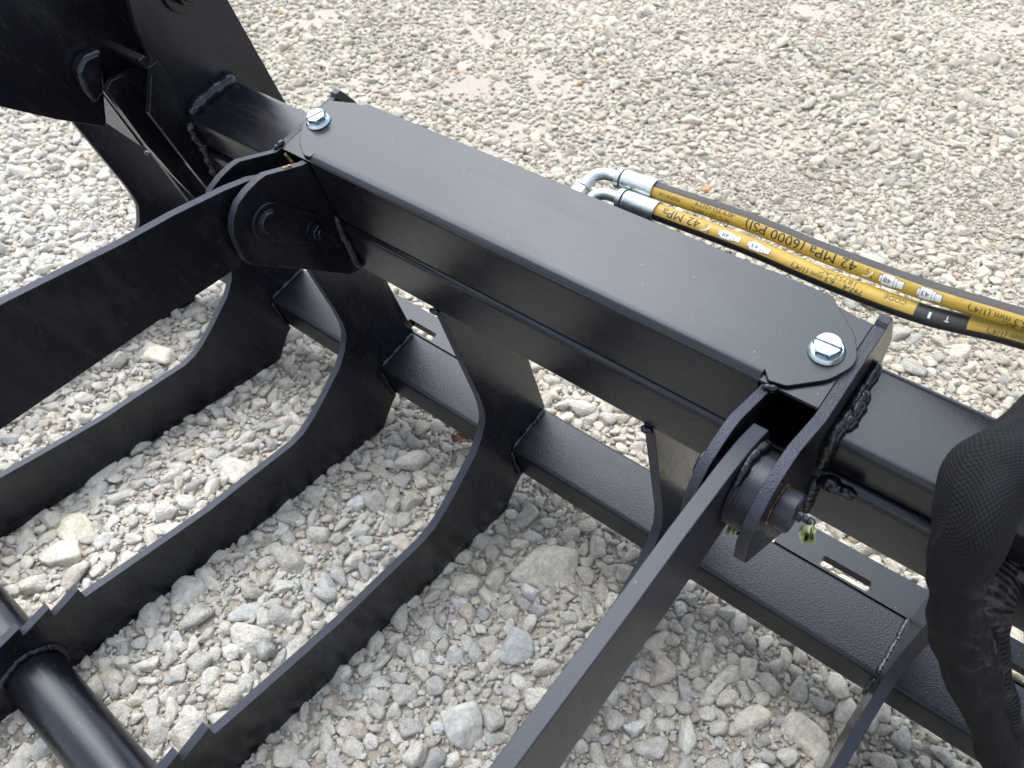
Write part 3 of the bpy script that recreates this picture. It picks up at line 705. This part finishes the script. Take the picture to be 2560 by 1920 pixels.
def ico(sub):
    bm = bmesh.new(); bmesh.ops.create_icosphere(bm, subdivisions=sub, radius=1); bm.verts.ensure_lookup_table()
    v = np.array([x.co[:] for x in bm.verts]); f = [[q.index for q in x.verts] for x in bm.faces]; bm.free(); return v, f
def vnoise(p, seed, k=10):
    g = np.random.default_rng(seed); out = np.zeros(len(p))
    for i in range(k):
        w_ = g.normal(0, 1, 3) * (1.5 + i * .9); out += np.sin(p @ w_ + g.random() * 6.28) / (1 + i * .7)
    return out
def stone_shape(seed, sub, power=None):
    g = np.random.default_rng(seed); v, f = ico(sub); K = g.integers(8, 15)
    nrm = g.normal(0, 1, (K, 3)); nrm /= np.linalg.norm(nrm, axis=1)[:, None]; h = g.uniform(.62, 1.0, K)
    nrm = np.vstack([nrm, np.eye(3), -np.eye(3)]); h = np.concatenate([h, [1.05] * 6])
    p = power or g.choice([9, 14, 20, 28])
    d = np.maximum(v @ nrm.T, 0) / h
    r = (d ** p).sum(1) ** (-1 / p)
    r *= 1 + .022 * vnoise(v * 2.0, seed + 1) + (.012 * vnoise(v * 5, seed + 2) if sub > 2 else 0)
    return v * r[:, None], f

def stone_material(name, instanced=True, col=None):
    m, nt, b = mat(name); tc = N(nt, 'ShaderNodeTexCoord'); O = tc.outputs['Object']
    if instanced:
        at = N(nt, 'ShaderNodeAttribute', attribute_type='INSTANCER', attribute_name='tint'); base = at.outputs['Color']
        oi = N(nt, 'ShaderNodeAttribute', attribute_type='INSTANCER', attribute_name='rnd'); mp = N(nt, 'ShaderNodeVectorMath', operation='ADD')
        nt.links.new(O, mp.inputs[0]); nt.links.new(oi.outputs['Vector'], mp.inputs[1]); O = mp.outputs[0]; S = 1.
    else:
        rg = N(nt, 'ShaderNodeRGB'); rg.outputs[0].default_value = (col[0] * 1.06, col[1] * 1.02, col[2] * .93, 1); base = rg.outputs[0]; S = 30.
    def nz(s, d=5., r=.6): q = N(nt, 'ShaderNodeTexNoise', Scale=float(s * S), Detail=d, Roughness=r); nt.links.new(O, q.inputs[0]); return q.outputs[0]
    mot = ramp(nt, nz(1.6), [(.34, (.78, .785, .79)), (.5, (.97, .97, .97)), (.66, (1.13, 1.12, 1.09))]).outputs[0]
    c = mixc(nt, 1., base, mot, 'MULTIPLY')
    fine = ramp(nt, nz(6., 6., .7), [(.36, (.80, .79, .77)), (.56, (1.04, 1.04, 1.04))]).outputs[0]; c = mixc(nt, 1., c, fine, 'MULTIPLY')
    c = mixc(nt, mth(nt, 'MULTIPLY', ramp(nt, nz(.9), [(.55, (0, 0, 0)), (.75, (1, 1, 1))]).outputs[0], .45), c, (.62, .56, .46))
    nt.links.new(c, b.inputs['Base Color']); b.inputs['Roughness'].default_value = .8; b.inputs['Specular IOR Level'].default_value = .25
    bp = N(nt, 'ShaderNodeBump'); bp.inputs['Strength'].default_value = .55; bp.inputs['Distance'].default_value = .10 if instanced else .003
    nt.links.new(nz(4., 6., .65), bp.inputs['Height']); nt.links.new(bp.outputs[0], b.inputs['Normal'])
    return m
# individually built larger stones: x, y, size (m), scale ratios, rotation, colour, label
BIG = [(.268, -.051, .050, (.92, 1.15, .50), 2.1, (.50, .50, .47), 'largest triangular grey stone lying between the tines'),
       (.321, -.198, .030, (1, .95, .6), .4, (.40, .43, .46), 'rounded blue-grey stone with a pale patch near the right jaw arm'),
       (-.406, -.516, .034, (1.35, .75, .6), .1, (.56, .55, .49), 'long smooth pale stone just above the serrated tine'),
       (-.375, -.559, .032, (1.0, .95, .55), 1.2, (.58, .58, .56), 'broad pale stone beside the front pipe'),
       (-.693, -.162, .036, (1.55, .8, .6), .35, (.66, .64, .59), 'long rounded cream stone below the left jaw arm'),
       (-.143, -.463, .026, (1.0, 1.15, .8), .9, (.46, .48, .49), 'blocky grey stone right of the serrated tine'),
       (.725, -.037, .027, (1.25, 1.0, .6), -.3, (.54, .52, .48), 'smooth oval stone at the lower right between rail and bottom edge'),
       (.730, .065, .022, (1.1, .95, .6), -.5, (.55, .54, .50), 'rounded pale stone close in front of the bottom rail at the right'),
       (.759, .039, .021, (1.1, 1.0, .6), .5, (.50, .49, .46), 'grey round stone below the one closest to the rail'),
       (-.143, 1.204, .016, (1.0, 1.0, .6), .5, (.50, .24, .12), 'small rusty orange stone beyond the upper hose'),
       (.346, -.340, .027, (1.0, 1.1, .7), 1.0, (.50, .52, .53), 'bright grey-white stone near the bottom edge left of the right jaw arm'),
       (.181, -.162, .026, (1.15, .9, .6), .2, (.58, .57, .52), 'angular pale stone right of the middle tine')]
for i, (x, y, s, sc, rz, colr, lab) in enumerate(BIG):
    v, f = stone_shape(500 + i, 4, 12); v = v * np.array(sc) * s; me = bpy.data.meshes.new('m'); me.from_pydata(v.tolist(), [], f)
    o = add_obj('stone', me, stone_material('big_stone', False, colr), None, ang=180)
    o.location = (x, y, float(gh(x, y)) + s * sc[2] * .22); o.rotation_euler = (random.uniform(-.12, .12), random.uniform(-.12, .12), rz); tag(o, lab, 'stone')

# scatter --------------------------------------------------------------------
CW = np.array([0.705966, -0.686885, 1.153935]); RM = np.array(CR); FPX = 28.394 / 36
def inview(x, y, mar=.10):
    d = np.stack([x - CW[0], y - CW[1], np.full_like(x, -CW[2])]); c = RM @ d
    u = FPX * c[0] / c[2]; v = FPX * c[1] / c[2]
    return (c[2] > 0) & (abs(u) < .5 + mar) & (abs(v) < .375 + mar), c[2]
def patch(x, y): return np.sin(x * 6.3 + 2 * np.sin(y * 2.9)) * np.sin(y * 5.7 + 1.5 * np.sin(x * 3.1)) + .6 * np.sin(x * 15 + y * 9) * np.sin(y * 13 - x * 6)
P, RR = [], []
cell = .05; grid = {}
def try_add(x, y, r, f):
    cx, cy = int(math.floor(x / cell)), int(math.floor(y / cell))
    for i in (-1, 0, 1):
        for j in (-1, 0, 1):
            for (px, py, pr) in grid.get((cx + i, cy + j), ()):
                if (px - x) ** 2 + (py - y) ** 2 < (f * (r + pr)) ** 2: return False
    grid.setdefault((cx, cy), []).append((x, y, r)); return True
for b_ in BIG: grid.setdefault((int(math.floor(b_[0] / cell)), int(math.floor(b_[1] / cell))), []).append((b_[0], b_[1], b_[2] * .95))
XA, XB, YA, YB = -4.2, 1.9, -1.3, 4.8
def batch(n, rmin, rmax, f, maxd, thr, mar=.26):
    x = rng.uniform(XA, XB, n); y = rng.uniform(YA, YB, n); ok, dd = inview(x, y, mar); ok &= dd < maxd
    pt = patch(x, y); far = np.clip((y - .25) / 1.0, 0, 1) * (rmax > .0135) * np.clip(.95 - 1.1 * pt, 0, 1); pt = pt * (1 + .35 * np.clip(y - .4, 0, 1)); ok &= rng.random(n) < np.clip(.75 + thr * pt - .10 * np.clip((y - .3), 0, 1), .05, 1) * (1 - .82 * far)
    x, y = x[ok], y[ok]; r = rmin + (rmax - rmin) * rng.random(len(x)) ** 1.6
    for a, b2, c in zip(x.tolist(), y.tolist(), r.tolist()):
        if try_add(a, b2, c, f): P.append((a, b2)); RR.append(c)
batch(5200, .017, .026, .98, 9, .2)
batch(70000, .0115, .017, .78, 9, .22)
batch(120000, .0085, .013, .80, 9, .45)
batch(240000, .0055, .0085, .72, 4.5, .35)
batch(420000, .0032, .0055, .72, 2.3, .0)
P = np.array(P); RR = np.array(RR); n0 = len(P)
# loose grit, unchecked
ng = 520000; gx = rng.uniform(XA, XB, ng); gy = rng.uniform(YA, YB, ng); ok, dd = inview(gx, gy, .12); ok &= dd < 2.4
gp = np.stack([gx[ok], gy[ok]], 1); gr = rng.uniform(.0015, .0036, len(gp))
P = np.vstack([P, gp]); RR = np.concatenate([RR, gr]); n = len(P)
sc = np.stack([RR * rng.uniform(.95, 1.45, n), RR * rng.uniform(.75, 1.05, n), RR * rng.uniform(.55, .85, n)], 1)
z = gh(P[:, 0], P[:, 1]) + sc[:, 2] * rng.uniform(.15, .75, n) + np.where(RR < .006, rng.uniform(0, .003, n), 0)
rot_ = np.stack([rng.normal(0, .28, n), rng.normal(0, .28, n), rng.uniform(0, 6.283, n)], 1)
pal = np.array([(.57, .55, .50), (.64, .615, .56), (.50, .49, .465), (.54, .515, .46), (.44, .445, .44), (.67, .65, .605), (.56, .50, .44), (.52, .52, .50)])
pi = rng.choice(8, n, p=[.24, .2, .15, .12, .07, .12, .04, .06]); tint = np.minimum(pal[pi] * np.array([1.11, 1.09, 1.02]), .80) * rng.normal(1.0, .07, (n, 1)); near = np.clip((.55 - P[:, 1]) / .8, 0, 1)[:, None]; tint *= near * np.array([1.17, 1.19, 1.23]) + (1 - near) * np.array([.97, .945, .90]); tint *= (1 + .07 * np.clip(patch(P[:, 0] * .6 + 3, P[:, 1] * .6), -1, 1) * (1 - near[:, 0]))[:, None]; tint = np.minimum(tint, .84); tint[rng.random(n) < .0005] = (.50, .33, .18)  # near tint lightened to make up for shade under the machine; far tint tanner
NP = 26; vs, fs, pid = [], [], []
off = 0
for k in range(NP):
    v, f = stone_shape(100 + k, 3); vs.append(v); fs += [[q + off for q in t] for t in f]; pid += [k] * len(v); off += len(v)
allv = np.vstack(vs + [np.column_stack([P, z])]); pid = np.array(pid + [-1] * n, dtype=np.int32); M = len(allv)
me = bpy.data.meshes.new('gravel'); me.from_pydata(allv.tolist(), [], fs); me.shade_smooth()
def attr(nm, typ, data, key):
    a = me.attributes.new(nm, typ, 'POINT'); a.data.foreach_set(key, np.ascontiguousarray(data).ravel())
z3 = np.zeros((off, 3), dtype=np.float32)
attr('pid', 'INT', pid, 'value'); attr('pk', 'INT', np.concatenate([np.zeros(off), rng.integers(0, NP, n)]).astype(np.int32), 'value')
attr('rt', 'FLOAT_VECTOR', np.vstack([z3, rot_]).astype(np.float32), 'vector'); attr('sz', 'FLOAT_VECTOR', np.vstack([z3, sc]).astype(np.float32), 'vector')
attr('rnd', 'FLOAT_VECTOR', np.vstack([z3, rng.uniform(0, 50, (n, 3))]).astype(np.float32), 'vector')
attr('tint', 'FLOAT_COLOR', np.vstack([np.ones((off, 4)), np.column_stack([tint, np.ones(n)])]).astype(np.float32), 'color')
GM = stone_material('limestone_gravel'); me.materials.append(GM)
gv = bpy.data.objects.new('gravel', me); COL.objects.link(gv); gv['kind'] = 'stuff'
ng_ = bpy.data.node_groups.new('scatter_gravel', 'GeometryNodeTree')
ng_.interface.new_socket('Geometry', in_out='INPUT', socket_type='NodeSocketGeometry'); ng_.interface.new_socket('Geometry', in_out='OUTPUT', socket_type='NodeSocketGeometry')
gi = ng_.nodes.new('NodeGroupInput'); go = ng_.nodes.new('NodeGroupOutput'); LN = ng_.links.new
def named(nm, dt):
    q = ng_.nodes.new('GeometryNodeInputNamedAttribute'); q.data_type = dt; q.inputs['Name'].default_value = nm; return q.outputs['Attribute']
pidn = named('pid', 'INT')
def sep(k):
    c = ng_.nodes.new('FunctionNodeCompare'); c.data_type = 'INT'; c.operation = 'EQUAL'; LN(pidn, c.inputs[2]); c.inputs[3].default_value = k
    s = ng_.nodes.new('GeometryNodeSeparateGeometry'); s.domain = 'POINT'; LN(gi.outputs[0], s.inputs[0]); LN(c.outputs[0], s.inputs[1]); return s.outputs[0]
jn = ng_.nodes.new('GeometryNodeJoinGeometry')
for k in range(NP):
    g2 = ng_.nodes.new('GeometryNodeGeometryToInstance'); LN(sep(k), g2.inputs[0]); LN(g2.outputs[0], jn.inputs[0])
ip = ng_.nodes.new('GeometryNodeInstanceOnPoints'); LN(sep(-1), ip.inputs['Points']); LN(jn.outputs[0], ip.inputs['Instance']); ip.inputs['Pick Instance'].default_value = True
LN(named('pk', 'INT'), ip.inputs['Instance Index']); LN(named('rt', 'FLOAT_VECTOR'), ip.inputs['Rotation']); LN(named('sz', 'FLOAT_VECTOR'), ip.inputs['Scale']); LN(ip.outputs[0], go.inputs[0])
gm = gv.modifiers.new('scatter', 'NODES'); gm.node_group = ng_
print('stones', n0, 'total', n)
